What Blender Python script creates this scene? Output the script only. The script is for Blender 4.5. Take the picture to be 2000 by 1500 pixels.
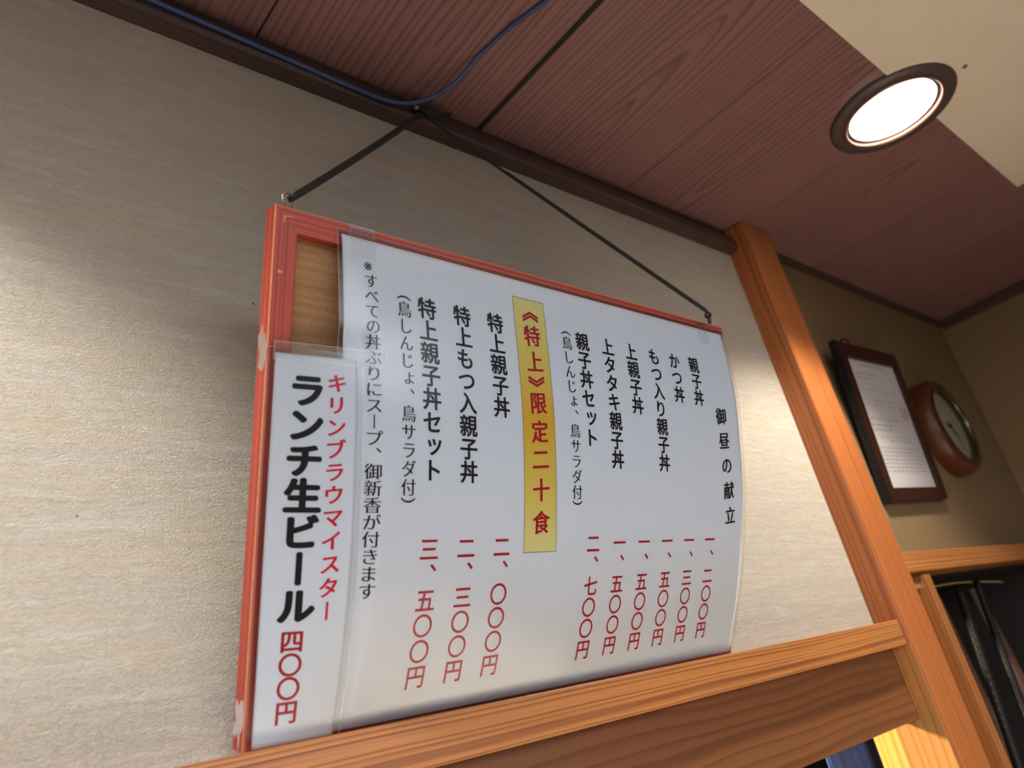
import bpy, bmesh, math, random
from mathutils import Vector, Matrix
random.seed(7)
S = bpy.context.scene
COL = S.collection
for o in list(bpy.data.objects): bpy.data.objects.remove(o)

# ------------------------------------------------------------------ camera
U = 0.47            # distance camera -> wall plane (m); room coordinates below are in this unit
CZ = 1.65           # eye height
def W(x, y, z): return Vector((U*x, U*(y-1.0), CZ+U*z))
yaw, pitch, roll, FPX = 0.799421951, 0.403100690, -0.236064218, 1540.1664
fwd = Vector((math.sin(yaw)*math.cos(pitch), math.cos(yaw)*math.cos(pitch), math.sin(pitch)))
rgt = Vector((math.cos(yaw), -math.sin(yaw), 0)); upv = rgt.cross(fwd)
r2 = math.cos(roll)*rgt + math.sin(roll)*upv
u2 = -math.sin(roll)*rgt + math.cos(roll)*upv
cd = bpy.data.cameras.new('camera'); cam = bpy.data.objects.new('camera', cd); COL.objects.link(cam)
M = Matrix((r2, u2, -fwd)).transposed().to_4x4(); M.translation = Vector((0, -U, CZ))
cam.matrix_world = M
cd.sensor_width = 36.0; cd.lens = FPX/2000*36.0
cd.clip_start = 0.02; cd.clip_end = 50
cd.dof.use_dof = True; cd.dof.focus_distance = 0.62; cd.dof.aperture_fstop = 7.4
S.camera = cam
S.view_settings.view_transform = 'Standard'; S.view_settings.look = 'None'
S.view_settings.exposure = 0.32; S.view_settings.gamma = 1.0; S.view_settings.use_curve_mapping = False

# ------------------------------------------------------------------ world: the dim room behind the viewer
wd = bpy.data.worlds.new('world'); S.world = wd; wd.use_nodes = True
nt = wd.node_tree; nt.nodes.clear()
def N(nt, t, **k):
    n = nt.nodes.new(t)
    for a, b in k.items(): setattr(n, a, b)
    return n
def math_(nt, op, a, b=None, c=None, clamp=False):
    n = N(nt, 'ShaderNodeMath', operation=op, use_clamp=clamp)
    for i, v in enumerate((a, b, c)):
        if v is None: continue
        if isinstance(v, (int, float)): n.inputs[i].default_value = v
        else: nt.links.new(v, n.inputs[i])
    return n.outputs[0]
def mixc(nt, f, a, b, mode='MIX'):
    n = N(nt, 'ShaderNodeMix', data_type='RGBA', blend_type=mode)
    for s, v in ((n.inputs[0], f), (n.inputs[6], a), (n.inputs[7], b)):
        if isinstance(v, (int, float)): s.default_value = v
        elif isinstance(v, (tuple, list)): s.default_value = (*v[:3], 1)
        else: nt.links.new(v, s)
    return n.outputs[2]
def ramp(nt, f, stops, interp='LINEAR'):
    n = N(nt, 'ShaderNodeValToRGB'); n.color_ramp.interpolation = interp
    el = n.color_ramp.elements
    while len(el) < len(stops): el.new(0.5)
    for e, (p, c) in zip(el, stops):
        e.position = p; e.color = (*c[:3], 1) if isinstance(c, (tuple, list)) else (c, c, c, 1)
    nt.links.new(f, n.inputs[0]); return n.outputs[0]
tc = N(nt, 'ShaderNodeTexCoord'); sp = N(nt, 'ShaderNodeSeparateXYZ'); nt.links.new(tc.outputs['Generated'], sp.inputs[0])
zz = math_(nt, 'MULTIPLY_ADD', sp.outputs[2], 0.5, 0.5)
base = ramp(nt, zz, [(0.0, (.16, .13, .11)), (0.36, (.13, .11, .10)), (0.46, (.10, .09, .088)),
                     (0.53, (3.75, 4.05, 4.45)), (0.62, (3.65, 3.95, 4.35)), (0.69, (.10, .09, .09)), (1.0, (.05, .045, .04))])
bg = N(nt, 'ShaderNodeBackground'); bg.inputs[1].default_value = 0.85
nt.links.new(base, bg.inputs[0])
wo = N(nt, 'ShaderNodeOutputWorld'); nt.links.new(bg.outputs[0], wo.inputs[0])

# ------------------------------------------------------------------ lamps (recessed downlights of the room, with bounce spots added)
def spot(name, x, y, z, power, color, half, blend, radius):
    l = bpy.data.lights.new(name, 'SPOT'); l.energy = power; l.color = color
    l.spot_size = math.radians(2*half); l.spot_blend = blend; l.shadow_soft_size = radius
    o = bpy.data.objects.new(name, l); COL.objects.link(o); o.location = W(x, y, z); return o
LR = (2.111, 0.400); LL = (-0.19, 0.47)
for (lx, ly), pw, bounce, colr, half, tilt in ((LR, 36.0, 200.0, (1.0, .92, .80), 56.5, -20), (LL, 17.8, 210.0, (1.0, .985, .93), 53.5, 0)):
    spot('downlight_beam', lx, ly, 1.275, pw, colr, half, 0.42, 0.035)
    spot('bounce_spot', lx, ly, 1.275, bounce, (1.0, .93, .84), 26, 0.6, 0.035).rotation_euler = (math.radians(tilt), 0, 0)    # extra strong spot, added for bounce light off the counter
# warm lamp of the back room behind the open hatch
pl = bpy.data.lights.new('back_room_lamp', 'SPOT'); pl.energy = 88; pl.color = (1.0, .86, .55)
pl.spot_size = math.radians(60); pl.spot_blend = .3; pl.shadow_soft_size = .05
po = bpy.data.objects.new('back_room_lamp', pl); COL.objects.link(po)
po.location = W(0.9, 2.4, 0.65)
po.rotation_euler = (W(2.14, 1.0, -.45)-po.location).to_track_quat('-Z', 'Y').to_euler()

# ------------------------------------------------------------------ material helpers
def newmat(name):
    m = bpy.data.materials.new(name); m.use_nodes = True; t = m.node_tree
    b = t.nodes['Principled BSDF']; return m, t, b
def plain(name, col, rough=.5, metal=0, spec=.5, bump=0, bscale=200, var=0.0):
    m, t, b = newmat(name)
    b.inputs['Roughness'].default_value = rough; b.inputs['Metallic'].default_value = metal
    b.inputs['Specular IOR Level'].default_value = spec
    uv = N(t, 'ShaderNodeTexCoord')
    nz = N(t, 'ShaderNodeTexNoise'); nz.inputs['Scale'].default_value = bscale; nz.inputs['Detail'].default_value = 3
    t.links.new(uv.outputs['Object'], nz.inputs['Vector'])
    c = mixc(t, nz.outputs[0], tuple(x*(1-var) for x in col), tuple(min(1, x*(1+var)) for x in col))
    t.links.new(c, b.inputs['Base Color'])
    if bump:
        bp = N(t, 'ShaderNodeBump'); bp.inputs['Strength'].default_value = bump; bp.inputs['Distance'].default_value = .002
        t.links.new(nz.outputs[0], bp.inputs['Height']); t.links.new(bp.outputs[0], b.inputs['Normal'])
    return m
def wood(name, light, dark, ring=.006, wob=.006, cath=None, rough=.45, fine=.35, bump=.15, spec=.4, contrast=1.0, patch=.15):
    """UV in metres, u across the grain, v along it."""
    m, t, b = newmat(name); L = t.links.new
    uv = N(t, 'ShaderNodeUVMap'); sep = N(t, 'ShaderNodeSeparateXYZ'); L(uv.outputs[0], sep.inputs[0])
    u, v = sep.outputs[0], sep.outputs[1]
    def nz(su, sv, det=2, off=0.0):
        c = N(t, 'ShaderNodeCombineXYZ'); L(math_(t, 'MULTIPLY_ADD', u, su, off), c.inputs[0]); L(math_(t, 'MULTIPLY', v, sv), c.inputs[1])
        n = N(t, 'ShaderNodeTexNoise'); n.inputs['Scale'].default_value = 1.0; n.inputs['Detail'].default_value = det; L(c.outputs[0], n.inputs['Vector'])
        return n.outputs[0]
    warp = math_(t, 'MULTIPLY', math_(t, 'SUBTRACT', nz(9, 2.2, 2), .5), wob*2)
    if cath:
        h0, sl = cath       # flat-sawn: distance to a tilted pith line gives nested arches
        h = math_(t, 'MULTIPLY_ADD', v, sl, h0)
        r = math_(t, 'SQRT', math_(t, 'ADD', math_(t, 'MULTIPLY', u, u), math_(t, 'MULTIPLY', h, h)))
        r = math_(t, 'ADD', r, warp)
    else:
        r = math_(t, 'ADD', u, warp)
    # uneven ring widths
    rr = math_(t, 'MULTIPLY', r, 1.0/ring)
    n1 = N(t, 'ShaderNodeTexNoise', noise_dimensions='1D'); n1.inputs['Scale'].default_value = .35; n1.inputs['Detail'].default_value = 1; L(rr, n1.inputs['W'])
    rr = math_(t, 'ADD', rr, math_(t, 'MULTIPLY', n1.outputs[0], 2.2))
    fr = math_(t, 'FRACT', rr)
    band = ramp(t, fr, [(0.0, .05), (.55, .30), (.82, 1.0), (.92, .75), (1.0, .05)])
    streak = nz(900, 9, 3); streak2 = nz(260, 3, 2, 3.7); blot = nz(14, 3.0, 2, 9.1)
    f = math_(t, 'MULTIPLY', band, .55*contrast)
    f = math_(t, 'MULTIPLY_ADD', math_(t, 'SUBTRACT', streak, .5), fine*1.3, f)
    f = math_(t, 'MULTIPLY_ADD', math_(t, 'SUBTRACT', streak2, .5), fine*.9, f)
    f = math_(t, 'MULTIPLY_ADD', math_(t, 'SUBTRACT', blot, .5), patch*2, f)
    f = math_(t, 'ADD', f, .12, clamp=True)
    c = mixc(t, f, light, dark); L(c, b.inputs['Base Color'])
    b.inputs['Roughness'].default_value = rough; b.inputs['Specular IOR Level'].default_value = spec
    bp = N(t, 'ShaderNodeBump'); bp.inputs['Strength'].default_value = bump; bp.inputs['Distance'].default_value = .0008; bp.invert = True
    L(f, bp.inputs['Height']); L(bp.outputs[0], b.inputs['Normal'])
    return m
def srgb(r, g, b):
    f = lambda c: (c/255/12.92) if c/255 <= .04045 else ((c/255+.055)/1.055)**2.4
    return (f(r), f(g), f(b))

# wallpaper: cream with long horizontal streaks and a rippled emboss
def wallpaper(name):
    m, t, b = newmat(name); L = t.links.new
    uv = N(t, 'ShaderNodeUVMap')
    def tex(sx, sy, det, rough=.55, dist=0.0, off=0):
        mp = N(t, 'ShaderNodeMapping'); mp.inputs['Scale'].default_value = (sx, sy, 1); mp.inputs['Location'].default_value = (off, off*.7, 0)
        L(uv.outputs[0], mp.inputs[0])
        n = N(t, 'ShaderNodeTexNoise'); n.inputs['Scale'].default_value = 1; n.inputs['Detail'].default_value = det
        n.inputs['Roughness'].default_value = rough; n.inputs['Distortion'].default_value = dist
        L(mp.outputs[0], n.inputs['Vector']); return n.outputs[0]
    big = tex(14, 150, 5, .65, .5); tint = tex(8, 60, 4, .55, .4, 5.3); mid = tex(60, 260, 3, .6, .6, 2.1)
    fine = tex(300, 600, 3, .65, 1.2, 8.4); rip = tex(400, 620, 2, .5, 2.4, 4.4)
    c = mixc(t, ramp(t, tint, [(.35, 0), (.65, 1)]), srgb(189, 177, 157), srgb(184, 174, 161))
    c = mixc(t, ramp(t, big, [(.50, 0), (.75, 1)]), c, srgb(197, 191, 184))
    c = mixc(t, ramp(t, mid, [(.30, .22), (.55, 0)]), c, srgb(158, 141, 117))
    L(c, b.inputs['Base Color']); b.inputs['Roughness'].default_value = .62; b.inputs['Specular IOR Level'].default_value = .35
    hgt = math_(t, 'ADD', math_(t, 'MULTIPLY', rip, .75), math_(t, 'MULTIPLY_ADD', fine, .95, math_(t, 'MULTIPLY', big, .8)))
    bp = N(t, 'ShaderNodeBump'); bp.inputs['Strength'].default_value = 1.0; bp.inputs['Distance'].default_value = .0015
    L(hgt, bp.inputs['Height']); L(bp.outputs[0], b.inputs['Normal'])
    return m
M_wallp = wallpaper('wallpaper')
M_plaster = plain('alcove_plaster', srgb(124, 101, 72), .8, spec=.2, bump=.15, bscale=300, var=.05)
M_beige = plain('beige_board', srgb(232, 222, 204), .75, spec=.2, bscale=18, var=.05)
CW = dict(light=srgb(146, 108, 104), dark=srgb(84, 59, 62), rough=.42, fine=.30, contrast=.95, spec=.3, patch=.14)
M_ceil_a = wood('ceiling_veneer_straight', ring=.011, wob=.010, **CW)
M_ceil_b = wood('ceiling_veneer_arched', ring=.0075, wob=.008, cath=(0.0, -.12), **CW)
M_ceil_c = wood('ceiling_veneer_arched_wide', ring=.0085, wob=.010, cath=(-.004, -.10), **CW)
M_floor = plain('floor_tile', srgb(92, 74, 60), .5, bscale=20, var=.1)
M_counter = wood('bounce_counter_wood', srgb(226, 218, 208), srgb(206, 196, 184), ring=.02, wob=.01, rough=.4)
M_gap = plain('dark_gap', (.012, .008, .007), .8)
M_mould = wood('dark_moulding', srgb(78, 60, 57), srgb(44, 34, 34), ring=.004, wob=.002, rough=.4, fine=.4)
M_rail = wood('rail_pine', srgb(184, 120, 66), srgb(108, 58, 28), ring=.0046, wob=.005, rough=.38, contrast=1.3, fine=.55, bump=.3)
M_board = wood('lintel_cedar', srgb(122, 76, 44), srgb(84, 48, 25), ring=.012, wob=.02, rough=.42, fine=.25)
M_post = wood('post_cedar', srgb(182, 108, 58), srgb(108, 56, 28), ring=.009, wob=.008, rough=.36, fine=.3, contrast=.9)
M_jamb = wood('jamb_pine', srgb(226, 172, 84), srgb(176, 112, 44), ring=.009, wob=.012, rough=.45, fine=.4)
M_lit_liner = wood('liner_lit_pine', srgb(186, 126, 62), srgb(136, 84, 38), ring=.011, wob=.012, rough=.45, fine=.35)  # yellow of the back-room light on the post side, put into colour
M_shelf = wood('shelf_ply', srgb(156, 98, 48), srgb(120, 68, 30), ring=.01, wob=.006, rough=.5)
M_red = wood('red_stained_wood', srgb(176, 72, 53), srgb(98, 31, 26), ring=.0036, wob=.003, rough=.42, fine=.6, contrast=1.0, bump=.2)
M_worn = plain('worn_edge', srgb(206, 138, 96), .6, bscale=400, var=.3)
M_frame2 = wood('black_brown_frame', srgb(56, 26, 16), srgb(18, 10, 8), ring=.004, wob=.003, rough=.35)
M_carved = plain('black_carved_edge', (.006, .005, .005), .4, bump=1.0, bscale=170, spec=.35)
M_card = None
def cardboard():
    m, t, b = newmat('cardboard'); L = t.links.new
    uv = N(t, 'ShaderNodeUVMap'); mp = N(t, 'ShaderNodeMapping'); mp.inputs['Scale'].default_value = (8, 260, 1); L(uv.outputs[0], mp.inputs[0])
    n = N(t, 'ShaderNodeTexNoise'); n.inputs['Scale'].default_value = 1; n.inputs['Detail'].default_value = 3; L(mp.outputs[0], n.inputs['Vector'])
    mp2 = N(t, 'ShaderNodeMapping'); mp2.inputs['Scale'].default_value = (700, 900, 1); L(uv.outputs[0], mp2.inputs[0])
    n2 = N(t, 'ShaderNodeTexNoise'); n2.inputs['Scale'].default_value = 1; n2.inputs['Detail'].default_value = 2; L(mp2.outputs[0], n2.inputs['Vector'])
    f = math_(t, 'MULTIPLY_ADD', n2.outputs[0], .5, math_(t, 'MULTIPLY', n.outputs[0], .6))
    L(ramp(t, f, [(.35, srgb(128, 92, 60)), (.75, srgb(182, 140, 98))]), b.inputs['Base Color'])
    b.inputs['Roughness'].default_value = .8; b.inputs['Specular IOR Level'].default_value = .2
    bp = N(t, 'ShaderNodeBump'); bp.inputs['Strength'].default_value = .5; bp.inputs['Distance'].default_value = .001
    L(f, bp.inputs['Height']); L(bp.outputs[0], b.inputs['Normal']); return m
M_card = cardboard()
M_paper = plain('white_paper', (.86, .87, .90), .6, spec=.2, bscale=60, var=.01)
M_black = plain('black_ink', (.012, .011, .011), .5, spec=.2)
M_redink = plain('red_ink', srgb(196, 32, 46), .5, spec=.2)
M_brightred = plain('bright_red_ink', srgb(226, 36, 62), .5, spec=.2)
M_yellow, _t, _b = newmat('yellow_gradient_print')     # printed gradient: pale, gold, pale
_uv = N(_t, 'ShaderNodeUVMap'); _sp = N(_t, 'ShaderNodeSeparateXYZ'); _t.links.new(_uv.outputs[0], _sp.inputs[0])
_t.links.new(ramp(_t, _sp.outputs[1], [(0.0, srgb(240, 228, 160)), (.18, srgb(240, 222, 130)), (.5, srgb(238, 194, 62)), (.82, srgb(240, 220, 120)), (1.0, srgb(242, 232, 168))]), _b.inputs['Base Color'])
_b.inputs['Roughness'].default_value = .55; _b.inputs['Specular IOR Level'].default_value = .2
M_olive = plain('olive_line', srgb(96, 88, 30), .55, spec=.2)
def film(name, rough, white=0.0, bumpy=0.0, wc=(.8, .8, .8)):
    m, t, b = newmat(name); t.nodes.remove(b); L = t.links.new
    out = t.nodes['Material Output']
    fz = N(t, 'ShaderNodeFresnel'); fz.inputs['IOR'].default_value = 1.52
    gl = N(t, 'ShaderNodeBsdfGlossy'); gl.inputs['Roughness'].default_value = rough
    tr = N(t, 'ShaderNodeBsdfTransparent'); tr.inputs['Color'].default_value = (.97, .97, .97, 1)
    if bumpy:
        tcx = N(t, 'ShaderNodeTexCoord'); nz = N(t, 'ShaderNodeTexNoise'); nz.inputs['Scale'].default_value = 90; nz.inputs['Detail'].default_value = 4
        L(tcx.outputs['Object'], nz.inputs['Vector'])
        bp = N(t, 'ShaderNodeBump'); bp.inputs['Strength'].default_value = bumpy; bp.inputs['Distance'].default_value = .002
        L(nz.outputs[0], bp.inputs['Height']); L(bp.outputs[0], gl.inputs['Normal']); L(bp.outputs[0], fz.inputs['Normal'])
    base = tr.outputs[0]
    if white:
        df = N(t, 'ShaderNodeBsdfDiffuse'); df.inputs[0].default_value = (*wc, 1)
        mw = N(t, 'ShaderNodeMixShader'); mw.inputs[0].default_value = white; L(tr.outputs[0], mw.inputs[1]); L(df.outputs[0], mw.inputs[2]); base = mw.outputs[0]
    mx = N(t, 'ShaderNodeMixShader'); L(fz.outputs[0], mx.inputs[0]); L(base, mx.inputs[1]); L(gl.outputs[0], mx.inputs[2])
    L(mx.outputs[0], out.inputs[0]); return m
M_film = film('laminate_film', .16)
M_filmedge = film('laminate_edge', .2, .30, 0, (.85, .82, .80))
M_tape = film('clear_tape', .25, .02, .25)
M_cord = plain('black_cord', (.014, .014, .014), .75, bump=.6, bscale=900)
M_blue = plain('blue_cable', srgb(50, 72, 118), .5, bscale=30, var=.05)
M_brass = plain('dull_brass', srgb(150, 120, 84), .35, metal=.9)
M_steel = plain('steel_wire', srgb(190, 160, 150), .3, metal=.8)
M_ring = plain('dark_bronze', srgb(86, 76, 74), .45, metal=.3, spec=.5)
M_lip = plain('copper_lip', srgb(170, 120, 104), .3, metal=.6)
M_refl = plain('reflector', (.92, .93, .95), .4, metal=.3, bump=.2, bscale=60)
m, t, b = newmat('lamp_glow'); b.inputs['Base Color'].default_value = (1, 1, 1, 1)
b.inputs['Emission Color'].default_value = (1.0, .97, .90, 1); b.inputs['Emission Strength'].default_value = 9.0
M_glow = m
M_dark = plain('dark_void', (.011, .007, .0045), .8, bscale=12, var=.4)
M_darkwood = plain('dark_brown_wood', srgb(48, 32, 24), .4, bscale=60, var=.2)
M_rod = plain('black_lacquer', (.007, .006, .005), .42, spec=.22)
M_slat = plain('brown_slat', srgb(96, 66, 56), .45, bscale=80, var=.2)
M_bluecloth = plain('blue_cloth', srgb(66, 92, 156), .85, bump=.4, bscale=500, var=.06)
M_navy = plain('navy_cloth', srgb(28, 32, 46), .85, bump=.4, bscale=500, var=.1)
M_clockwood = wood('clock_wood', srgb(92, 48, 24), srgb(58, 27, 14), ring=.006, wob=.004, rough=.35)
M_dial = plain('clock_dial', srgb(226, 212, 186), .5, bscale=30, var=.03)
M_bezel = plain('clock_bezel', srgb(96, 88, 66), .25, metal=.8)
M_glass = film('clock_glass', .03)
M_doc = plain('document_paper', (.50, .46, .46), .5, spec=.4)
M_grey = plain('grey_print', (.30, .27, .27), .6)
M_stamp = plain('red_stamp', srgb(176, 148, 142), .6)
M_yell = plain('pale_yellow_cord', srgb(176, 150, 80), .5)
M_hole = plain('screw_metal', srgb(120, 104, 84), .4, metal=.6)

# ------------------------------------------------------------------ mesh helpers
def finish(name, bm, mats, parent=None, smooth=False):
    me = bpy.data.meshes.new(name)
    if smooth:
        for f in bm.faces: f.smooth = True
    bm.to_mesh(me); bm.free()
    for m in (mats if isinstance(mats, (list, tuple)) else [mats]): me.materials.append(m)
    o = bpy.data.objects.new(name, me); COL.objects.link(o)
    if parent is not None:
        o.parent = parent
        off = Vector((0, 0, 0)); p = parent
        while p is not None: off = off+Vector(p.location); p = p.parent
        for vtx in me.vertices: vtx.co -= off      # meshes are modelled in room coordinates
    return o
def struct(o): o['kind'] = 'structure'; return o
def tag(o, label, cat, group=None):
    o['label'] = label; o['category'] = cat
    if group: o['group'] = group
    return o
def empty(name, loc, label, cat, group=None):
    o = bpy.data.objects.new(name, None); COL.objects.link(o); o.location = loc; o.empty_display_size = .02
    return tag(o, label, cat, group)
def put_uv(bm, axis, off=(0, 0)):
    """box-projected UVs in metres; `axis` is the grain direction (0,1,2) -> v."""
    lay = bm.loops.layers.uv.verify()
    for f in bm.faces:
        n = f.normal; k = max(range(3), key=lambda i: abs(n[i]))
        if k == axis:
            a, c = [i for i in range(3) if i != k]
        else:
            c = axis; a = [i for i in range(3) if i not in (k, axis)][0]
        for l in f.loops:
            co = l.vert.co
            l[lay].uv = (co[a]+off[0]+.13*k, co[c]+off[1]+.37*k)
def boxbm(p0, p1, bevel=.0, grain=0, uvoff=None, segs=2, edge_mat=None):
    bm = bmesh.new()
    a = Vector((min(p0[i], p1[i]) for i in range(3))); c = Vector((max(p0[i], p1[i]) for i in range(3)))
    bmesh.ops.create_cube(bm, size=1.0)
    for v in bm.verts: v.co = Vector(((a[i]+c[i])/2 + v.co[i]*(c[i]-a[i]) for i in range(3)))
    if bevel:
        bmesh.ops.bevel(bm, geom=list(bm.edges), offset=bevel, segments=segs, affect='EDGES', profile=.5, material=-1 if edge_mat is None else edge_mat)
    bm.normal_update()
    put_uv(bm, grain, uvoff or (random.random(), random.random()))
    return bm
def wbox(name, x0, x1, y0, y1, z0, z1, mat, grain=0, bevel=.001, parent=None, uvoff=None):
    return finish(name, boxbm(W(x0, y0, z0), W(x1, y1, z1), bevel, grain, uvoff), mat, parent)
def tube(bm, pts, r, seg=10, closed=False, r_end=None):
    pts = [Vector(p) for p in pts]; n = len(pts); rings = []
    prev = None
    for i, p in enumerate(pts):
        if closed: d = pts[(i+1) % n]-pts[i-1]
        else: d = pts[min(i+1, n-1)]-pts[max(i-1, 0)]
        d.normalize()
        if prev is None:
            a = d.orthogonal().normalized()
        else:
            a = (prev-d*prev.dot(d)).normalized()
        prev = a; bb = d.cross(a)
        rad = r if r_end is None else r+(r_end-r)*i/(n-1)
        rings.append([bm.verts.new(p+rad*(math.cos(2*math.pi*k/seg)*a+math.sin(2*math.pi*k/seg)*bb)) for k in range(seg)])
    for i in range(n if closed else n-1):
        A, B = rings[i], rings[(i+1) % n]
        for k in range(seg): bm.faces.new((A[k], A[(k+1) % seg], B[(k+1) % seg], B[k]))
    if not closed:
        bm.faces.new(rings[0][::-1]); bm.faces.new(rings[-1])
    return bm
def lathe(prof, centre, axis='Z', seg=96):
    """prof: list of (radius, height along axis)"""
    bm = bmesh.new(); rings = []
    for (r, h) in prof:
        ring = []
        for k in range(seg):
            a = 2*math.pi*k/seg; c, s = r*math.cos(a), r*math.sin(a)
            ring.append(bm.verts.new(Vector(centre)+(Vector((c, s, h)) if axis == 'Z' else Vector((c, h, s)))))
        rings.append(ring)
    for A, B in zip(rings, rings[1:]):
        for k in range(seg): bm.faces.new((A[k], A[(k+1) % seg], B[(k+1) % seg], B[k]))
    if prof[0][0] < 1e-3: bmesh.ops.remove_doubles(bm, verts=rings[0], dist=1e-3)
    if prof[-1][0] < 1e-3: bmesh.ops.remove_doubles(bm, verts=rings[-1], dist=1e-3)
    bmesh.ops.recalc_face_normals(bm, faces=bm.faces); bm.normal_update()
    put_uv(bm, 2 if axis == 'Y' else 0)
    return bm
def bez(p0, p1, p2, n=12):
    return [(1-t)**2*Vector(p0)+2*t*(1-t)*Vector(p1)+t*t*Vector(p2) for t in [i/n for i in range(n+1)]]

# ------------------------------------------------------------------ the room
H = 1.297           # ceiling above the eye, in units of U
PX0, PX1, PY = 2.142, 2.310, 0.925      # post
def slab(name, quad, mat, thick, grain=0):
    bm = bmesh.new(); vs = [bm.verts.new(p) for p in quad]; f = bm.faces.new(vs); bm.normal_update()
    nrm = f.normal.copy()
    r = bmesh.ops.extrude_face_region(bm, geom=[f]); bmesh.ops.translate(bm, verts=[g for g in r['geom'] if isinstance(g, bmesh.types.BMVert)], vec=-nrm*thick)
    bmesh.ops.recalc_face_normals(bm, faces=bm.faces); bm.normal_update(); put_uv(bm, grain, (0, 0))
    return struct(finish(name, bm, mat))
wall = struct(wbox('wall_back', -3.2, PX0+.05, 1.0, 1.035, -.03, 1.5, M_wallp, 0, 0, uvoff=(0, 0)))
# wallpaper UV: u along x, v up
lay = wall.data.uv_layers[0]
for lp in wall.data.loops:
    co = wall.data.vertices[lp.vertex_index].co; lay.data[lp.index].uv = (co.x, co.z)
for x, z, r in ((.502, .688, .0008), (.252, .34, .0006)):
    bm = bmesh.new(); bmesh.ops.create_uvsphere(bm, u_segments=10, v_segments=6, radius=r)
    for v in bm.verts: v.co = Vector((v.co.x*1.3, v.co.y*.15, v.co.z)) + W(x, 1.0, z)
    sp_ = finish('wall_speck', bm, plain('brown_speck', srgb(96, 62, 30), .8), wall); sp_['label'] = 'tiny brown speck on the wallpaper'
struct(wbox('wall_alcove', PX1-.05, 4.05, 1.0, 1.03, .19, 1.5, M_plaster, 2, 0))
struct(wbox('wall_right', 3.965, 4.02, -4.0, 1.70, -2.8, 1.5, M_plaster, 2, 0))
struct(wbox('wall_blocker', 2.6, 3.964, -1.55, -1.50, -3.5, 1.3, M_plaster, 2, 0))  # unseen partition, added to keep room light out of the alcove
struct(wbox('floor', -4.5, 4.6, -5.5, 3.5, -3.55, -3.51, M_floor, 0, 0))
# unseen counter under the lamps, added to bounce their light upward
tag(wbox('bounce_counter', -2.6, 2.5, -1.1, .45, -1.46, -1.36, M_counter, 0, .004), 'unseen pale counter below the hanging sign, added to bounce lamp light', 'counter')
# ceiling: veneer boards running out from the wall, with seams
def ceil_board(x0, x1, mat, vo, gap=.006, z=H):
    bm = boxbm(W(x0+gap/2, -.0, z), W(x1-gap/2, 1.04, z+.012), .0006, 1, (0, 0))
    lay = bm.loops.layers.uv.verify(); xc = U*(x0+x1)/2
    for f in bm.faces:
        for l in f.loops: l[lay].uv = (l.vert.co.x-xc+vo[0], l.vert.co.y+vo[1])
    return finish('ceiling_board', bm, mat, ceil)
ceil = struct(wbox('ceiling', -3.2, 4.1, -2.8, 1.06, H+.013, H+.06, M_gap, 1, 0))
edges = [-3.2, -2.2, -1.1, -.55, 0.02, .56, 1.112, 1.65, 2.20, 2.74, 3.288, 3.97]
cm = [M_ceil_a, M_ceil_c, M_ceil_a, M_ceil_b, M_ceil_a, M_ceil_c, M_ceil_b, M_ceil_c, M_ceil_b, M_ceil_a, M_ceil_a]
cvo = [(1, 0), (.02, .1), (2, 0), (.0, .1), (.3, 0), (-.02, .08), (-.01, .045), (.025, .16), (.01, .10), (1.7, 0), (2.4, 0)]
for i in range(len(edges)-1):
    g = .016 if abs(edges[i+1]-1.112) < .01 else .0035
    cb = ceil_board(edges[i], edges[i+1], cm[i], cvo[i], .0035)
# the one open joint, a dark groove strip between two boards
wbox('ceiling_joint', 1.106, 1.1185, .0, 1.0, H-.002, H+.002, M_gap, 1, 0, ceil)
# pale board sheet that covers the ceiling further out
beige = wbox('ceiling_panel', -3.2, 2.992, -2.8, .344, H-.008, H-.0005, M_beige, 0, .0005, ceil)
beige['label'] = 'pale beige ceiling board'
# mouldings under the ceiling
def profile_x(name, x0, x1, prof, mat):
    """prism along x from a (y,z) profile in unit coords"""
    bm = bmesh.new(); A = [bm.verts.new(W(x0, y, z)) for y, z in prof]; B = [bm.verts.new(W(x1, y, z)) for y, z in prof]
    n = len(prof)
    for i in range(n): bm.faces.new((A[i], A[(i+1) % n], B[(i+1) % n], B[i]))
    bm.faces.new(A[::-1]); bm.faces.new(B)
    bmesh.ops.recalc_face_normals(bm, faces=bm.faces); bm.normal_update(); put_uv(bm, 0, (random.random(), 0))
    return struct(finish(name, bm, mat))
profile_x('trim_1', -3.2, PX0, [(1.0, 1.209), (.968, 1.212), (.964, 1.222), (.966, 1.246), (.978, 1.252), (.980, 1.262), (.990, 1.266), (.992, H), (1.0, H)], M_mould)
profile_x('trim_2', PX1, 3.965, [(1.0, 1.268), (.985, 1.268), (.985, H), (1.0, H)], M_mould)
struct(wbox('trim_3', 3.94, 3.966, -1.0, .985, 1.252, H, M_mould, 1, .002))
# post
struct(finish('trim_4', boxbm(W(PX0, PY, -2.6), W(PX1, 1.045, H-.001), .0022, 2, (.2, .1)), M_post))
# sill rail the sign stands on, lintel board under it
struct(wbox('trim_5', -3.2, PX0-.0005, .935, 1.03, -.0225, .0411, M_rail, 0, .0012))
struct(wbox('trim_6', -3.2, PX0-.0030, .977, 1.024, -.193, -.0228, M_board, 0, .0008))
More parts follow.
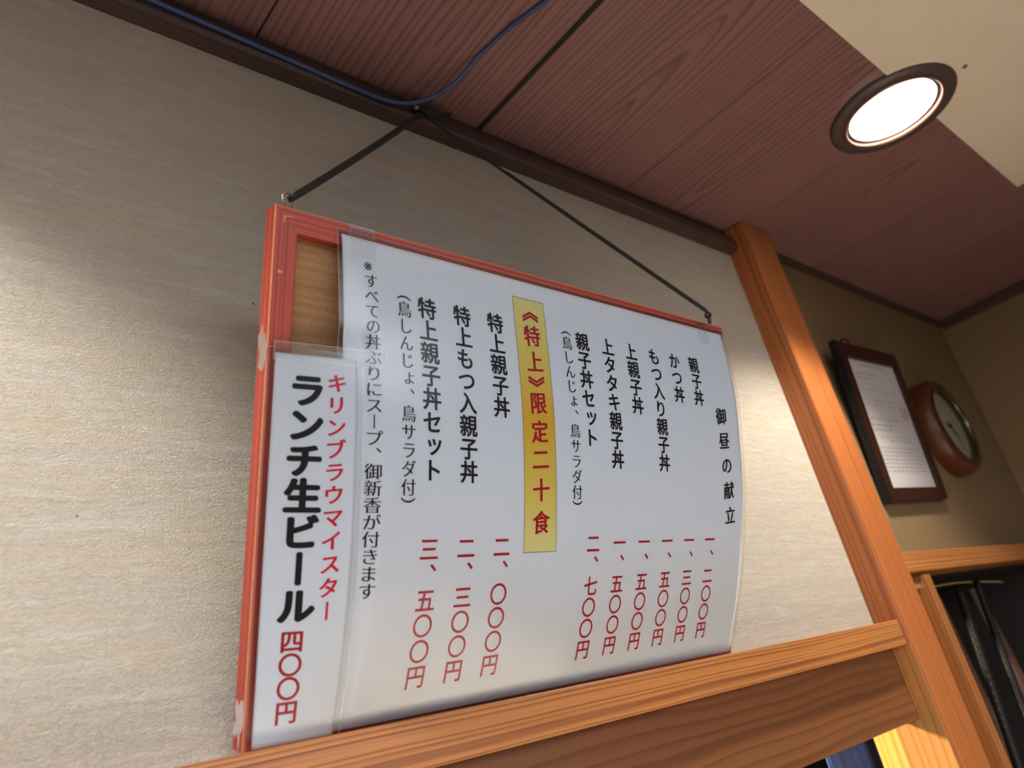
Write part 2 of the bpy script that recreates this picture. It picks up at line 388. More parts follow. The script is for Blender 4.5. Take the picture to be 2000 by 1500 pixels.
# jamb behind the lintel (lit from the back room)
struct(wbox('trim_7', PX0, PX1, 1.0455, 1.115, -2.6, .15, M_jamb, 2, .0015))
bm = boxbm(W(PX0-.0026, .9285, -2.6), W(PX0-.0004, 1.0455, -.1935), .0002, 2, (.3, .2))  # added liner, its pine tone stands in for light on the post
b2 = boxbm(W(PX0-.0026, .9285, -.1935), W(PX0-.0004, .9765, -.0232), .0002, 2, (.3, .2))
tmp_ = bpy.data.meshes.new('tmp'); b2.to_mesh(tmp_); b2.free(); bm.from_mesh(tmp_); bpy.data.meshes.remove(tmp_)
struct(finish('lit_tone_liner', bm, M_lit_liner))
# rail across the alcove
struct(wbox('trim_8', PX1+.0005, 3.964, .932, 1.03, .153, .211, M_rail, 0, .0012))
# back room seen through the hatch
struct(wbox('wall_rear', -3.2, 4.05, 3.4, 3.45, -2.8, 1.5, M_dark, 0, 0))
struct(wbox('shade_lining_side', 3.90, 3.962, 1.035, 1.62, -2.8, .25, M_dark, 0, 0))  # near-black side lining, added so the cupboard interior looks unlit
struct(wbox('shade_lining_top', PX1, 3.90, 1.035, 1.62, .155, .25, M_dark, 0, 0))  # matching near-black top lining, added for the same darkness
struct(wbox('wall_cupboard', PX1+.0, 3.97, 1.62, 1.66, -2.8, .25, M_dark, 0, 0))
# cupboard end panel
sh = tag(wbox('cupboard_panel', 2.407, 2.447, .930, 1.25, -2.4, .143, M_shelf, 2, .0008), 'thin upright plywood cupboard panel right beside the post', 'cupboard panel')
# things in the dark cupboard
rod_specs = [((2.86, 1.02, .10), (2.62, 1.00, -.62), .014, M_rod, 'dark_rod', 'dark glossy rod with beaded highlights, nearest the cupboard panel'),
             ((3.16, 1.06, .12), (2.98, 1.05, -.62), .012, M_rod, 'dark_rod', 'second dark glossy rod from the cupboard panel')]
for a_, b_, r_, m_, nm, lb in rod_specs:
    A, B = W(*a_), W(*b_); n = 34; prof = []
    bm = bmesh.new(); ax = (B-A)
    pts = [A+ax*i/n for i in range(n+1)]
    tube(bm, pts, r_*U, 12)
    for k in range(12):
        p = A+ax*(.22+.35*k/11)
        g = bmesh.ops.create_uvsphere(bm, u_segments=10, v_segments=6, radius=r_*U*1.1)
        for v in g['verts']: v.co += p
    tag(finish(nm, bm, m_, None, True), lb, 'rod')
for k, (xa, xb, lb) in enumerate(((2.92, 2.80, 'reddish brown slat in the dark cupboard, between the two dark rods'), (3.30, 3.22, 'reddish brown slat at the far right of the dark cupboard'))):
    bm = boxbm((-.014, -.004, -.17), (.014, .004, .17), .001, 2)
    Z = (W(xa, 1.12, .10)-W(xb, 1.05, -.62)).normalized(); X = Vector((1, 0, 0)); X = (X-Z*X.dot(Z)).normalized(); Y = Z.cross(X)
    R_ = Matrix((X, Y, Z)).transposed(); c_ = W((xa+xb)/2, 1.09, -.26)
    for v in bm.verts: v.co = R_ @ v.co + c_
    tag(finish('wooden_slat', bm, M_slat), lb, 'slat')
bm = bmesh.new(); tube(bm, bez(W(2.50, 1.06, .085), W(2.85, 1.12, .16), W(3.55, 1.10, .105), 20), .0016, 8)
tag(finish('pale_cord', bm, M_yell, None, True), 'thin pale yellow cord sagging under the alcove rail', 'cord')
# cloths hanging in the back room
def curtain(name, x0, x1, y, z0, z1, mat, label):
    bm = bmesh.new(); nx = 24; top = []; bot = []
    for s, off in ((0, 0), (1, .003)):
        row = []
        for i in range(nx+1):
            x = x0+(x1-x0)*i/nx; yy = y+.012*math.sin(i*1.1)
            a = bm.verts.new(W(x, yy, z1)+Vector((0, off, 0))); b_ = bm.verts.new(W(x, yy, z0)+Vector((0, off, 0))); row.append((a, b_))
        for i in range(nx):
            q = (row[i][0], row[i+1][0], row[i+1][1], row[i][1]); bm.faces.new(q if s == 0 else q[::-1])
    bmesh.ops.remove_doubles(bm, verts=bm.verts, dist=1e-6)
    return tag(finish(name, bm, mat, None, True), label, 'curtain')
curtain('door_curtain', 2.22, 2.44, 1.30, -1.9, .0, M_bluecloth, 'blue cloth strip hanging behind the hatch below the lintel')
curtain('door_curtain', 2.56, 2.80, 1.36, -1.9, .0, M_navy, 'dark navy cloth strip hanging behind the hatch beside the lit jamb')

# ------------------------------------------------------------------ downlights
def downlight(x, y, label):
    c = W(x, y, H-.004); r = .167*U; ri = .130*U
    t = empty('downlight', c, label, 'ceiling light', None)
    ring = finish('trim_ring', lathe([(r, .001), (r, -.003), (r-.003, -.006), (ri+.006, -.0075), (ri+.001, -.0065), (ri, -.0025), (.0535, -.0021)], c), M_ring, t, True)
    ring['label'] = 'dark bronze trim ring'
    lip = finish('inner_lip', lathe([(ri+.0008, -.0068), (ri-.0002, -.0079), (ri-.0014, -.0078), (ri-.0022, -.0064), (ri-.0024, -.002)], c), M_lip, t, True)
    lip['label'] = 'thin copper inner lip'
    bulb = finish('lens', lathe([(0, -.0060), (.020, -.0058), (.040, -.0048), (.0500, -.0034), (.0542, -.0024), (.0542, -.0020)], c), M_glow, t, True)
    bulb['label'] = 'glowing white lens'
    return t
downlight(LR[0], LR[1], 'round recessed downlight with dark trim ring, glowing at the edge of the beige board')
# the two screws / marks on the beige board
bm = lathe([(0, -.0016), (.0022, -.0014), (.003, 0), (.003, .001)], W(2.135, .211, H-.008), seg=16)
tag(finish('screw', bm, M_hole, None, True), 'small screw head in the beige ceiling board near the downlight', 'screw')

# ------------------------------------------------------------------ the hanging sign: frame coordinates in mm
# u to the right, v down the leaning face, b out of the face
F0 = Vector((.1945, .3462-.47, .3130+CZ)); FD = Vector((0, .3403, -.9403)); FN = Vector((0, -.9403, -.3403))
def SF(u, v, b): return F0+Vector((u/1000, 0, 0))+FD*(v/1000)+FN*(b/1000)
def lerp(x, xs, ys):
    if x <= xs[0]: return ys[0]
    for i in range(len(xs)-1):
        if x <= xs[i+1]:
            t = (x-xs[i])/(xs[i+1]-xs[i]); return ys[i]+(ys[i+1]-ys[i])*t
    return ys[-1]
def spline(xs, ys):
    # natural-ish monotone smoothing: sample Catmull-Rom
    out = []
    for i in range(len(xs)-1):
        p0 = ys[max(i-1, 0)]; p1 = ys[i]; p2 = ys[i+1]; p3 = ys[min(i+2, len(ys)-1)]
        x0 = xs[max(i-1, 0)]; x1 = xs[i]; x2 = xs[i+1]; x3 = xs[min(i+2, len(xs)-1)]
        m1 = (p2-p0)/(x2-x0); m2 = (p3-p1)/(x3-x1); h = x2-x1
        for k in range(12):
            t = k/12; out.append((x1+t*h, (2*t**3-3*t**2+1)*p1+(t**3-2*t**2+t)*h*m1+(-2*t**3+3*t**2)*p2+(t**3-t**2)*h*m2))
    out.append((xs[-1], ys[-1])); return [p[0] for p in out], [p[1] for p in out]
VL = spline([-20, 5, 19, 48, 80, 110, 150, 175, 205, 235, 258, 284, 308, 330], [-3, .3, 4, 9, 14, 17.8, 20.3, 20.9, 20.6, 18, 14.8, 9.5, 3, .5])
VR = spline([-20, 8, 43, 78, 133, 162, 205, 252, 285, 310, 330], [-3, .3, 9.3, 15.5, 18.9, 19.4, 17.4, 11.7, 5.1, .4, .2])
def sm(a, b, x):
    t = max(0, min(1, (x-a)/(b-a))); return t*t*(3-2*t)
def Bp(u, v):
    w = max(0, min(1, (u-240)/233)); return (1-w)*lerp(v, *VL)+w*lerp(v, *VR)
def hs(u): return .78*max(0, min(1, (u-3)/51))
def b_sheet(u, v):
    top = .75+.25*sm(45, 68, u)
    low = hs(min(u, 57))+(1-hs(57))*sm(57.3, 70, u)
    w = sm(66, 84, v); return .35+Bp(u, v)*((1-w)*top+w*low)
def b_strip(u, v): return Bp(u, v)*hs(u)+1.5
FW, FH, FT, FM = 472.4, 312.0, 13.0, 15.2
FB = Vector(SF(FW/2, FH, -FT/2))
sign = empty('framed_sign', FB, 'red-stained wooden frame backed with cardboard, leaning from the sill rail', 'picture frame')
def mitre(name, q, mats, grain, label=None):
    """q: four (u,v) of a mitred member, outer edge first"""
    bm = bmesh.new()
    A = [bm.verts.new(SF(u, v, 0)) for u, v in q]; B = [bm.verts.new(SF(u, v, -FT)) for u, v in q]
    for i in range(4): bm.faces.new((A[i], A[(i+1) % 4], B[(i+1) % 4], B[i]))
    bm.faces.new(A[::-1]); bm.faces.new(B)
    bmesh.ops.recalc_face_normals(bm, faces=bm.faces)
    outer = [e for e in bm.edges if (e.verts[0] in (A[0], A[1], B[0], B[1]) and e.verts[1] in (A[0], A[1], B[0], B[1]) and ({e.verts[0], e.verts[1]} in ({A[0], A[1]}, {B[0], B[1]})))]
    bmesh.ops.bevel(bm, geom=outer, offset=.0007, segments=2, affect='EDGES', material=1)
    bm.normal_update()
    lay = bm.loops.layers.uv.verify(); ro = random.random()
    for f in bm.faces:
        side = abs(f.normal.dot(FN)) < .5
        for l in f.loops:
            d = l.vert.co-F0; uu = d.x; vv = d.dot(FD); bb = d.dot(FN)
            a, c = (vv, uu) if grain == 'u' else (uu, vv)
            if side: a = bb+.2
            l[lay].uv = (a+ro, c)
    o = finish(name, bm, mats, sign)
    if label: o['label'] = label
    return o
I0, I1, J0, J1 = FM, FW-FM, FM, FH-FM
mitre('top_rail', [(0, 0), (FW, 0), (I1, J0), (I0, J0)], [M_red, M_worn], 'u')
mitre('bottom_rail', [(FW, FH), (0, FH), (I0, J1), (I1, J1)], [M_red, M_worn], 'u')
mitre('side_rail', [(0, FH), (0, 0), (I0, J0), (I0, J1)], [M_red, M_worn], 'v')
mitre('side_rail', [(FW, 0), (FW, FH), (I1, J1), (I1, J0)], [M_red, M_worn], 'v')
def sfbox(name, u0, u1, v0, v1, b0, b1, mat, parent, label=None, bevel=0.0):
    bm = bmesh.new(); bmesh.ops.create_cube(bm, size=1)
    for v in bm.verts: v.co = SF(u0+(v.co.x+.5)*(u1-u0), v0+(v.co.y+.5)*(v1-v0), b0+(v.co.z+.5)*(b1-b0))
    bmesh.ops.recalc_face_normals(bm, faces=bm.faces)
    if bevel: bmesh.ops.bevel(bm, geom=list(bm.edges), offset=bevel/1000, segments=2, affect='EDGES')
    bm.normal_update(); lay = bm.loops.layers.uv.verify()
    for f in bm.faces:
        for l in f.loops:
            d = l.vert.co-F0; l[lay].uv = (d.x, d.dot(FD))
    o = finish(name, bm, mat, parent)
    if label: o['label'] = label
    return o
sfbox('backing_board', I0+.05, I1-.05, J0+.05, J1-.05, -11.5, -8.2, M_card, sign, 'brown corrugated cardboard backing')
# corner staple and chips showing bare wood
bm = bmesh.new(); tube(bm, [SF(6.0, 10.2, .2), SF(6.2, 9.4, .2), SF(6.4, 6.4, .2), SF(10.8, 5.7, .2), SF(11.6, 6.1, .2)], .00032, 8)
st = finish('corner_staple', bm, M_worn, sign); st['label'] = 'pale L-shaped staple at the corner'
def blob(name, u, v, ru, rv, mat, parent, label, side=False, seed=0):
    rnd = random.Random(seed); bm = bmesh.new(); n = 14; rim = []
    for k in range(n):
        a = 2*math.pi*k/n; q = 1+.9*(rnd.random()-.5)
        rim.append((u+ru*q*math.cos(a), v+rv*q*math.sin(a)))
    mk = (lambda p, h: SF(-h, p[1], p[0])) if side else (lambda p, h: SF(p[0], p[1], h))
    top = [bm.verts.new(mk(p, .10)) for p in rim]; bot = [bm.verts.new(mk((u+(p[0]-u)*1.02, v+(p[1]-v)*1.02), -.05)) for p in rim]
    bm.faces.new(top)
    for k in range(n): bm.faces.new((top[k], top[(k+1) % n], bot[(k+1) % n], bot[k]))
    bmesh.ops.recalc_face_normals(bm, faces=bm.faces)
    o = finish(name, bm, mat, parent); o['label'] = label; return o
blob('paint_chip', 4.9, 41, .9, 1.1, M_worn, sign, 'bare-wood paint chip', False, 2)
blob('paint_chip', 6.4, 41.3, .5, .9, M_worn, sign, 'bare-wood paint chip', False, 3)
M_tapeold = film('old_tape', .3, .30, .6, (.85, .66, .55))
blob('tape_remnant', -6, 87, 5.2, 11, M_tapeold, sign, 'yellowed remnant of old tape', True, 5)
blob('tape_remnant', -6.5, 296, 5.8, 12, film('white_residue', .4, .45, .4, (.82, .78, .74)), sign, 'whitish paper residue near the foot', True, 9)
# eye screws
def eye(u, mat):
    bm = bmesh.new(); c = SF(u, 0, -6.5)+Vector((0, 0, .0085))
    ax = Vector((.93, .30, .2)).normalized(); ay = Vector((0, -.25, 1)); ay = (ay-ax*ay.dot(ax)).normalized()
    tube(bm, [c+.0050*(math.cos(a)*ax+math.sin(a)*ay) for a in [2*math.pi*k/24 for k in range(24)]], .00085, 8, True)
    tube(bm, [c-ay*.0052, SF(u, 1.5, -6.5)], .00085, 8)
    return finish('eye_screw', bm, mat, sign, True), (c, ax, ay)
e1, EC1 = eye(12.4, M_steel); e2, EC2 = eye(464, plain('dark_eye', srgb(70, 60, 56), .35, metal=.8))
# nail in the moulding and the black hanging cord
NP = W(.905, .955, 1.227)
bm = lathe([(0, -.0095), (.0022, -.009), (.0036, -.0075), (.0042, -.005), (.0036, -.003), (.0016, -.0025), (.0014, .010)], W(.893, .964, 1.233), axis='Y', seg=20)
tag(finish('nail', bm, M_brass, None, True), 'round-headed brass tack in the ceiling moulding holding the cord', 'nail')
bm = bmesh.new()
def sag(a, b, d, n=16): return [a.lerp(b, i/n)+Vector((0, 0, -d*4*(i/n)*(1-i/n))) for i in range(n+1)]
def link(E):
    # small loop of cord passing round the ring wire on the side that faces the tack
    c, ax, ay = E; d = NP-c; ang = math.atan2(d.dot(ay), d.dot(ax))
    rad = math.cos(ang)*ax+math.sin(ang)*ay; nn = ax.cross(ay).normalized(); p = c+rad*.0050; tg = nn.cross(rad)
    for k in (-.0009, .0009):
        tube(bm, [p+tg*k+.0026*(math.cos(a)*rad+math.sin(a)*nn) for a in [2*math.pi*q/18 for q in range(18)]], .0009, 8, True)
    return p+rad*.0034, tg
A1, T1 = link(EC1); A2, T2 = link(EC2)
tube(bm, sag(A1+Vector((0, 0, .0016)), NP+Vector((.0, 0, -.001)), .0015), .00155, 8)
tube(bm, sag(A1+Vector((0, 0, -.0010)), NP+Vector((.0022, -.0004, -.0030)), .0018), .00155, 8)
tube(bm, sag(NP+Vector((.003, 0, -.003)), A2, .001), .00155, 8)
tube(bm, sag(NP.lerp(A2, .30)+Vector((0, -.0006, .0004)), A2+Vector((0, 0, .0022)), .0), .0004, 8, r_end=.0014)
kn = [NP+Vector((.004*math.cos(a*2.0)+.001, -.003+.004*math.sin(a*1.3), -.001+.004*math.sin(a*2.9))) for a in [i*.35 for i in range(36)]]
tube(bm, kn, .0014, 8)
tube(bm, bez(NP+Vector((.002, -.003, 0)), NP+Vector((.022, -.008, -.002)), W(1.0, .962, 1.268), 10), .0017, 8, r_end=.0021)
tube(bm, bez(NP+Vector((.002, -.003, -.001)), NP+Vector((.022, -.007, -.003)), W(.985, .955, 1.232), 10), .0013, 8)
tag(finish('hanging_cord', bm, M_cord, None, True), 'black doubled cord tied to the moulding tack, holding up the red frame', 'cord')
# blue cable along the moulding, then across the ceiling
pts = [W(-2.0, .960, 1.236), W(.338, .960, 1.236), W(.50, .960, 1.231), W(.70, .959, 1.222)]
pts += bez(W(.79, .957, 1.219), W(.935, .957, 1.220), W(.970, .82, H-.007), 24)
pts += [W(.985, .72, H-.006), W(1.012, .62, H-.006), W(1.06, .35, H-.014), W(1.2, -.6, H-.014)]
bm = bmesh.new(); tube(bm, pts, .0021, 10)
tag(finish('blue_cable', bm, M_blue, None, True), 'thin blue cable running along the moulding and bending out across the ceiling', 'cable')

# ------------------------------------------------------------------ printed sheets
def grid(name, u0, u1, v0, v1, bf, off, mats, parent, nu=60, nv=60, thick=.12, rim=0.0, label=None):
    bm = bmesh.new()
    us = [u0+(u1-u0)*i/nu for i in range(nu+1)]; vs = [v0+(v1-v0)*j/nv for j in range(nv+1)]
    if u1-u0 > 300: us = sorted(set(us+[46+.8*i for i in range(36)]))
    if rim:
        us = [u0, u0+rim]+us[1:-1]+[u1-rim, u1]; vs = [v0, v0+rim]+vs[1:-1]+[v1-rim, v1]
    F = [[bm.verts.new(SF(u, v, bf(u, v)+off)) for u in us] for v in vs]
    for j in range(len(vs)-1):
        for i in range(len(us)-1):
            f = bm.faces.new((F[j][i], F[j+1][i], F[j+1][i+1], F[j][i+1])); f.smooth = True
            if rim and (i in (0, len(us)-2) or j in (0, len(vs)-2)): f.material_index = 1
    if thick:
        Bk = [[bm.verts.new(SF(u, v, bf(u, v)+off-thick)) for u in us] for v in vs]
        nu_, nv_ = len(us)-1, len(vs)-1
        for j in range(nv_):
            for i in range(nu_):
                f = bm.faces.new((Bk[j][i], Bk[j][i+1], Bk[j+1][i+1], Bk[j+1][i])); f.smooth = True
        for j in range(nv_):
            bm.faces.new((F[j][0], Bk[j][0], Bk[j+1][0], F[j+1][0])); bm.faces.new((F[j][nu_], F[j+1][nu_], Bk[j+1][nu_], Bk[j][nu_]))
        for i in range(nu_):
            bm.faces.new((F[0][i], F[0][i+1], Bk[0][i+1], Bk[0][i])); bm.faces.new((F[nv_][i], Bk[nv_][i], Bk[nv_][i+1], F[nv_][i+1]))
    bm.normal_update(); lay = bm.loops.layers.uv.verify()
    for f in bm.faces:
        for l in f.loops:
            d = l.vert.co-F0; l[lay].uv = ((d.x*1000-u0)/(u1-u0), (d.dot(FD)*1000-v0)/(v1-v0))
    o = finish(name, bm, mats, parent)
    if label: o['label'] = label
    return o
# glyph outlines from Blender's built-in interface font
DG = bpy.context.evaluated_depsgraph_get
tcv = bpy.data.curves.new('glyph_source', 'FONT'); tob = bpy.data.objects.new('glyph_source', tcv); COL.objects.link(tob)
GC = {}
STY = {'gothic': (1, 1, 0), 'heavy': (1, 1, 0), 'price': (1, 1, 0), 'mincho': (8, 1, -.008), 'brush': (3, 1, -.003)}
BOLD = {'gothic': (.026, .018), 'heavy': (.054, .040), 'price': (.013, .013), 'mincho': (.016, 0), 'brush': (.032, .016)}   # stroke growth in em, x and y
def glyph(ch, style):
    k = (ch, style)
    if k in GC: return GC[k]
    sx, sy, off = STY[style]
    tcv.body = ch; dg = DG(); dg.update()
    src = tob.evaluated_get(dg).to_curve(dg)
    cu = bpy.data.curves.new('glyph_tmp', 'CURVE'); cu.dimensions = '2D'; cu.fill_mode = 'BOTH'; cu.resolution_u = 5
    for s in src.splines:
        ns = cu.splines.new('BEZIER'); ns.bezier_points.add(len(s.bezier_points)-1); ns.use_cyclic_u = True
        for a, b_ in zip(s.bezier_points, ns.bezier_points):
            b_.handle_left_type = b_.handle_right_type = 'FREE'
            for at in ('co', 'handle_left', 'handle_right'):
                p = getattr(a, at); setattr(b_, at, (p[0]*sx, p[1]*sy, 0))
    cu.offset = off
    ob = bpy.data.objects.new('glyph_tmp', cu); COL.objects.link(ob)
    dg = DG(); dg.update()
    me = ob.evaluated_get(dg).to_mesh()
    vs = [(v.co.x/sx, v.co.y/sy) for v in me.vertices]; fs = [tuple(p.vertices) for p in me.polygons]
    bpy.data.objects.remove(ob); bpy.data.curves.remove(cu)
    tob.evaluated_get(DG()).to_curve_clear()
    GC[k] = (vs, fs); return GC[k]
SMALL = 'ょッョャュゃゅっ'
ROT = '（）《》ー'
def column(name, chars, us, vs, size, style, mat, bf, parent, off=.12, wide=1.0, shear=0.0, label=None):
    """chars set vertically at centres (us[i], vs[i])"""
    bm = bmesh.new()
    for ch, uc, vc in zip(chars, us, vs):
        if ch == ' ': continue
        V, Fc = glyph(ch, style)
        gx, gy = BOLD[style]
        shifts = [(0, 0)]+[(gx*math.cos(a), gy*math.sin(a)) for a in [math.pi*k/4 for k in range(8)]]
        if gy == 0: shifts = [(0, 0), (gx, 0), (-gx, 0)]
        for q, (sx_, sy_) in enumerate(shifts):
            ps = []
            for (x, y) in V:
                x += sx_-.5; y += sy_-.38
                if ch in ROT: x, y = y, -x
                if ch == '、': x += .56; y += .56
                if ch in SMALL: x += .09; y += .09
                y += shear*x
                u = uc+x*size*wide; v = vc-y*size
                ps.append(bm.verts.new((u, v, .003*q)))
            for f in Fc:
                try: bm.faces.new([ps[i] for i in f])
                except ValueError: pass
    for _ in range(4):      # keep long strokes following the bend of the sheet
        le = [e for e in bm.edges if e.calc_length() > 2.6]
        if not le: break
        bmesh.ops.subdivide_edges(bm, edges=le, cuts=1)
        bmesh.ops.triangulate(bm, faces=[f for f in bm.faces if len(f.verts) > 3])
    for v in bm.verts:
        u_, v_, q_ = v.co; v.co = SF(u_, v_, bf(u_, v_)+off+q_)
    bm.normal_update()
    fl = [f for f in bm.faces if f.normal.dot(FN) < 0]
    if fl: bmesh.ops.reverse_faces(bm, faces=fl)
    o = finish(name, bm, mat, parent)
    if label: o['label'] = label
    return o
def run(v0, v1, n): return [v0+(v1-v0)*i/max(1, n-1) for i in range(n)]

sheet = empty('menu_sheet', SF(257, 308, 2), 'large bulging laminated lunch menu sheet taped over the red frame', 'menu')
grid('paper', 44.4, 468.0, 8.2, 309, b_sheet, 0, M_paper, sheet, 96, 72, .15, label='white printed paper')
grid('laminate', 41.0, 473.0, 4.6, 311.3, b_sheet, .28, [M_film, M_filmedge], sheet, 96, 72, 0, .32, 'clear glossy laminate film')
HB = b_sheet
column('heading', '御昼の献立', [439.8+1.7*i for i in range(5)], run(92.8, 184.1, 5), 16.5, 'brush', M_black, HB, sheet, wide=1.05, shear=.10, label='black brush-style heading')
dishes = [('親子丼', 407.5, '一、二〇〇円', 414.4), ('かつ丼', 378.3, '一、三〇〇円', 383.0), ('もつ入り親子丼', 349.2, '一、五〇〇円', 351.7),
          ('上親子丼', 318.4, '一、五〇〇円', 320.4), ('上タタキ親子丼', 288.7, '一、五〇〇円', 289.6), ('親子丼セット', 258.5, '二、七〇〇円', 258.7),
          ('特上親子丼', 166.9, '二、〇〇〇円', 166.3), ('特上もつ入親子丼', 136.4, '二、三〇〇円', 135.4), ('特上親子丼セット', 106.5, '三、五〇〇円', 105.6)]
for nm, ud, pr, up in dishes:
    column('dish_name', nm, [ud]*len(nm), [47.5+15.45*i for i in range(len(nm))], 15.6, 'gothic', M_black, HB, sheet)
    o = column('dish_price', pr, [up]*len(pr), run(205.2, 284.0, len(pr)), 15.6, 'price', M_redink, HB, sheet)
    o['label'] = 'red price characters'
for uc in (240.6, 88.1):
    tx = '（鳥しんじょ、鳥サラダ付）'
    column('side_dish_note', tx, [uc]*len(tx), [39.8+11.56*i for i in range(len(tx))], 11.4, 'mincho', M_black, HB, sheet)
tx = '※すべての丼ぶりにスープ、御新香が付きます'
column('service_note', tx, [63.8]*len(tx), [26.5+10.115*i for i in range(len(tx))], 10.4, 'mincho', M_black, HB, sheet)
bn = grid('banner', 186.4, 218.6, 22.5, 210.0, b_sheet, .06, M_yellow, sheet, 8, 48, 0, label='yellow printed banner')
bnb = bmesh.new()
for (u0, u1, v0, v1) in ((186.4, 186.75, 22.5, 210), (218.25, 218.6, 22.5, 210), (186.4, 218.6, 22.5, 22.85), (186.4, 218.6, 209.65, 210)):
    n = 48 if v1-v0 > 10 else 2
    rows = [[bnb.verts.new(SF(u, v0+(v1-v0)*j/n, b_sheet(u, v0+(v1-v0)*j/n)+.10)) for u in (u0, u1)] for j in range(n+1)]
    for j in range(n): bnb.faces.new((rows[j][0], rows[j+1][0], rows[j+1][1], rows[j][1]))
o = finish('banner_outline', bnb, M_olive, bn); o['label'] = 'thin olive line round the banner'
column('banner_text', '《特上》限定二十食', [203]*9, [32.2, 51.6, 71.6, 91.0, 102.9, 124, 144.1, 166.1, 189], 17.2, 'brush', M_redink, HB, bn, off=.14, wide=1.0, shear=.08, label='red brush-style banner lettering')
def tape(u0, u1, v0, v1, bf, parent, off=.5): return grid('clear_tape', u0, u1, v0, v1, bf, off, [M_tape, M_filmedge], parent, 14, 14, 0, .25, 'strip of clear tape')
tape(50.5, 68.5, .2, 24, lambda u, v: max(.1, b_sheet(u, v)) if v > 4.6 else .1, sheet)
tape(427, 443, .2, 22, lambda u, v: max(.1, b_sheet(u, v)) if v > 4.6 else .1, sheet)

strip = empty('menu_strip', SF(28, 310, 2), 'narrow laminated drink strip standing at the left end of the lunch menu', 'menu')
grid('paper', 4.6, 52.6, 90.4, 310.5, b_strip, 0, M_paper, strip, 24, 60, .15, label='white printed paper')
grid('laminate', .6, 56.8, 87.0, 311.5, b_strip, .25, [M_film, M_filmedge], strip, 26, 60, 0, .3, 'clear glossy laminate film')
tx = 'ランチ生ビール'
column('drink_name', tx, [23.5]*7, run(111.4, 235.2, 7), 20.8, 'heavy', M_black, b_strip, strip, label='heavy black drink name')
tx = 'キリンブラウマイスター'
column('drink_subtitle', tx, [40.6]*11, run(105.9, 238.9, 11), 12.0, 'brush', M_brightred, b_strip, strip, shear=.12, label='small bright red lettering')
column('drink_price', '四〇〇円', [22.7]*4, run(254.7, 293.3, 4), 13.6, 'gothic', M_redink, b_strip, strip, label='red price characters')
tape(3.5, 72, 83.5, 94.5, lambda u, v: max(b_strip(min(u, 57), v), b_sheet(u, v)+.4 if u > 44 else 0), strip, .6)
bpy.data.objects.remove(tob); bpy.data.curves.remove(tcv)

# ------------------------------------------------------------------ alcove: framed notice and clock
Q0 = W(2.507, .932, .923); QR = Vector((math.cos(math.radians(2.0)), 0, math.sin(math.radians(2.0))))
QD = (W(2.507, .970, .377)-Q0); QH = QD.length; QD.normalize(); QN = QD.cross(QR).normalized()
if QN.y > 0: QN = -QN
QW = .476*U
def SQ(u, v, b): return Q0+QR*u+QD*v+QN*b
nf = empty('notice_frame', SQ(QW/2, QH, -.006), 'black and brown framed notice hanging beside the post', 'picture frame')
def sqbox(name, u0, u1, v0, v1, b0, b1, mat, parent, grain='v', bevel=.0006, label=None):
    bm = bmesh.new(); bmesh.ops.create_cube(bm, size=1)
    for v in bm.verts: v.co = SQ(u0+(v.co.x+.5)*(u1-u0), v0+(v.co.y+.5)*(v1-v0), b0+(v.co.z+.5)*(b1-b0))
    bmesh.ops.recalc_face_normals(bm, faces=bm.faces)
    if bevel: bmesh.ops.bevel(bm, geom=list(bm.edges), offset=bevel, segments=2, affect='EDGES')
    bm.normal_update(); lay = bm.loops.layers.uv.verify(); ro = random.random()
    for f in bm.faces:
        for l in f.loops:
            d = l.vert.co-Q0; a, c = d.dot(QR), d.dot(QD)
            l[lay].uv = (a+ro+d.dot(QN), c) if grain == 'v' else (c+ro+d.dot(QN), a)
    o = finish(name, bm, mat, parent)
    if label: o['label'] = label
    return o
fm = .034
sqbox('side_rail', 0, fm*.62, 0, QH, -.013, 0, M_frame2, nf)
sqbox('side_rail', QW-fm*.62, QW, 0, QH, -.013, 0, M_frame2, nf)
sqbox('top_rail', fm*.62, QW-fm*.62, 0, .024, -.013, 0, M_frame2, nf, 'u')
sqbox('bottom_rail', fm*.62, QW-fm*.62, QH-.020, QH, -.013, 0, M_frame2, nf, 'u')
ce = sqbox('carved_edge', -.004, -.0002, -.002, QH+.002, -.013, -.001, M_carved, nf, label='black knobbly carved edge')
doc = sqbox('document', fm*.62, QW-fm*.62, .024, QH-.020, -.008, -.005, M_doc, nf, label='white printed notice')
ptx = bmesh.new(); rnd = random.Random(4)
DW = QW-fm*1.24
lines = [(.030, .25, .75, .004), (.046, .12, .55, .003), (.054, .10, .40, .003), (.075, .10, .95, .0015), (.092, .30, .72, .002), (.100, .12, .85, .0015),
         (.124, .10, .80, .0025), (.134, .08, .50, .003), (.142, .10, .50, .003), (.154, .18, .75, .002), (.160, .35, .80, .002)]
lines += [(.172+.0062*i, .06, .94, .0022) for i in range(9)]
for (v0, a, b_, h) in lines:
    if v0+.024 > QH-.024: continue
    x = a
    while x < b_:
        w = min(b_-x, .02+.05*rnd.random())
        vs4 = [ptx.verts.new(SQ(fm*.62+DW*xx, v0+dv, -.0048)) for xx, dv in ((x, 0), (x, h), (x+w, h), (x+w, 0))]
        ptx.faces.new(vs4); x += w+.012+.02*rnd.random()
bmesh.ops.recalc_face_normals(ptx, faces=ptx.faces)
pt_ = finish('document_text', ptx, M_grey, doc); pt_['label'] = 'grey lines of small print'; pt_['kind'] = 'stuff'
sqbox('stamp', fm*.62+DW*.80, fm*.62+DW*.96, .100, .122, -.0049, -.0046, M_stamp, doc, bevel=0, label='faint red stamp')
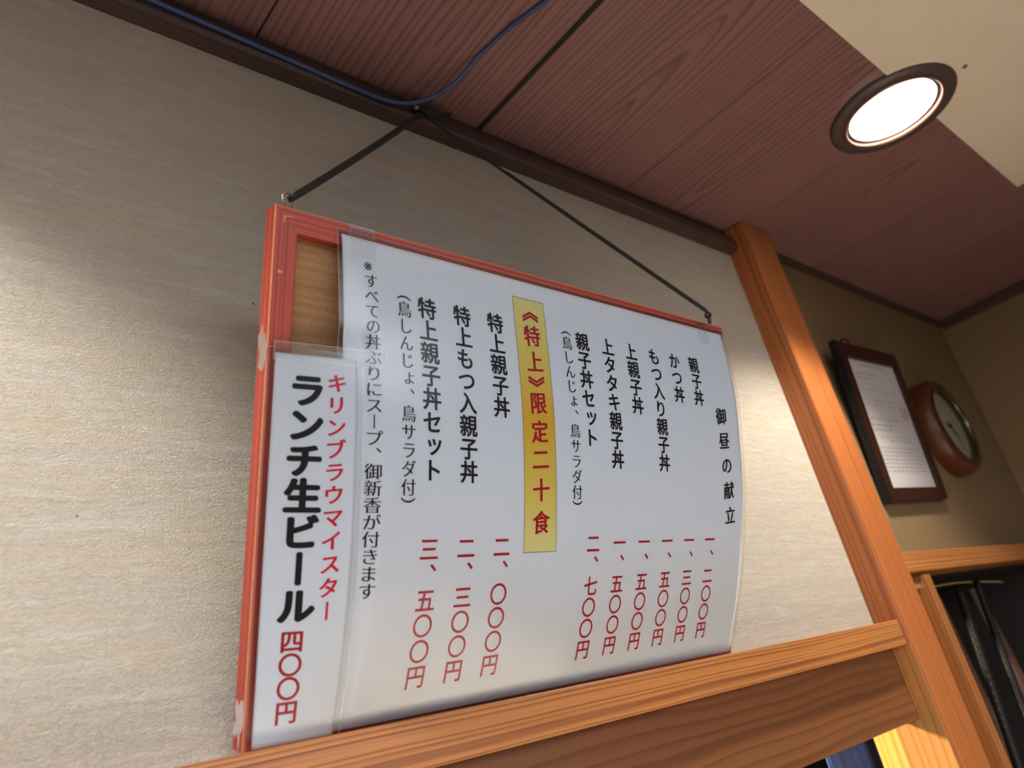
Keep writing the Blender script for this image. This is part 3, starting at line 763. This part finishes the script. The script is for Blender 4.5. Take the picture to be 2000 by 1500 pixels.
bm = bmesh.new(); tube(bm, [SQ(.045+.016*math.cos(a), -.001-.010*math.sin(a), -.006) for a in [math.pi*k/14 for k in range(15)]], .0013, 8)
hl = finish('hanging_loop', bm, M_rod, nf, True); hl['label'] = 'dark cord loop on the top edge'

cc = W(3.272, .93, .684)
ck = empty('wall_clock', W(3.272, 1.0, .684), 'round wooden wall clock on the alcove wall behind the framed notice', 'clock')
rF, rB, rD = .187*U, .194*U, .146*U; dep = .07*U
finish('case', lathe([(rB, dep-.0003), (rB, dep*.5), (rF, .004), (rF-.003, 0), (rD+.006, -.001), (rD+.004, .004), (rD+.003, .012)], cc, 'Y'), M_clockwood, ck, True)
bz = finish('bezel', lathe([(rD+.0065, -.0006), (rD+.004, -.003), (rD+.0005, -.002), (rD, .004), (rD, .012)], cc, 'Y'), M_bezel, ck, True); bz['label'] = 'shiny metal bezel'
dl = finish('dial', lathe([(rD+.003, .013), (rD+.002, .0105), (0, .0105)], cc, 'Y'), M_dial, ck); dl['label'] = 'pale dial'
gs = finish('glass', lathe([(rD, .0015), (rD*.6, .0004), (0, .0)], cc, 'Y'), M_glass, ck, True); gs['label'] = 'clear glass'
def hand(ang, ln, w, y):
    d = Vector((math.sin(ang), 0, math.cos(ang))); s = Vector((d.z, 0, -d.x)); bm = bmesh.new()
    c0 = cc+Vector((0, y, 0)); q = [c0-d*.010+s*w, c0+d*ln+s*w*.4, c0+d*ln-s*w*.4, c0-d*.010-s*w]
    A = [bm.verts.new(p) for p in q]; B = [bm.verts.new(p+Vector((0, .0006, 0))) for p in q]
    bm.faces.new(A); bm.faces.new(B[::-1])
    for i in range(4): bm.faces.new((A[i], B[i], B[(i+1) % 4], A[(i+1) % 4]))
    bmesh.ops.recalc_face_normals(bm, faces=bm.faces)
    finish('clock_hand', bm, M_bezel, dl)
hand(2.2, rD*.5, .0016, .009); hand(2.75, rD*.75, .0011, .0075)
finish('hub', lathe([(0, .005), (.003, .0055), (.003, .0105)], cc, 'Y', 16), M_rod, ck, True)
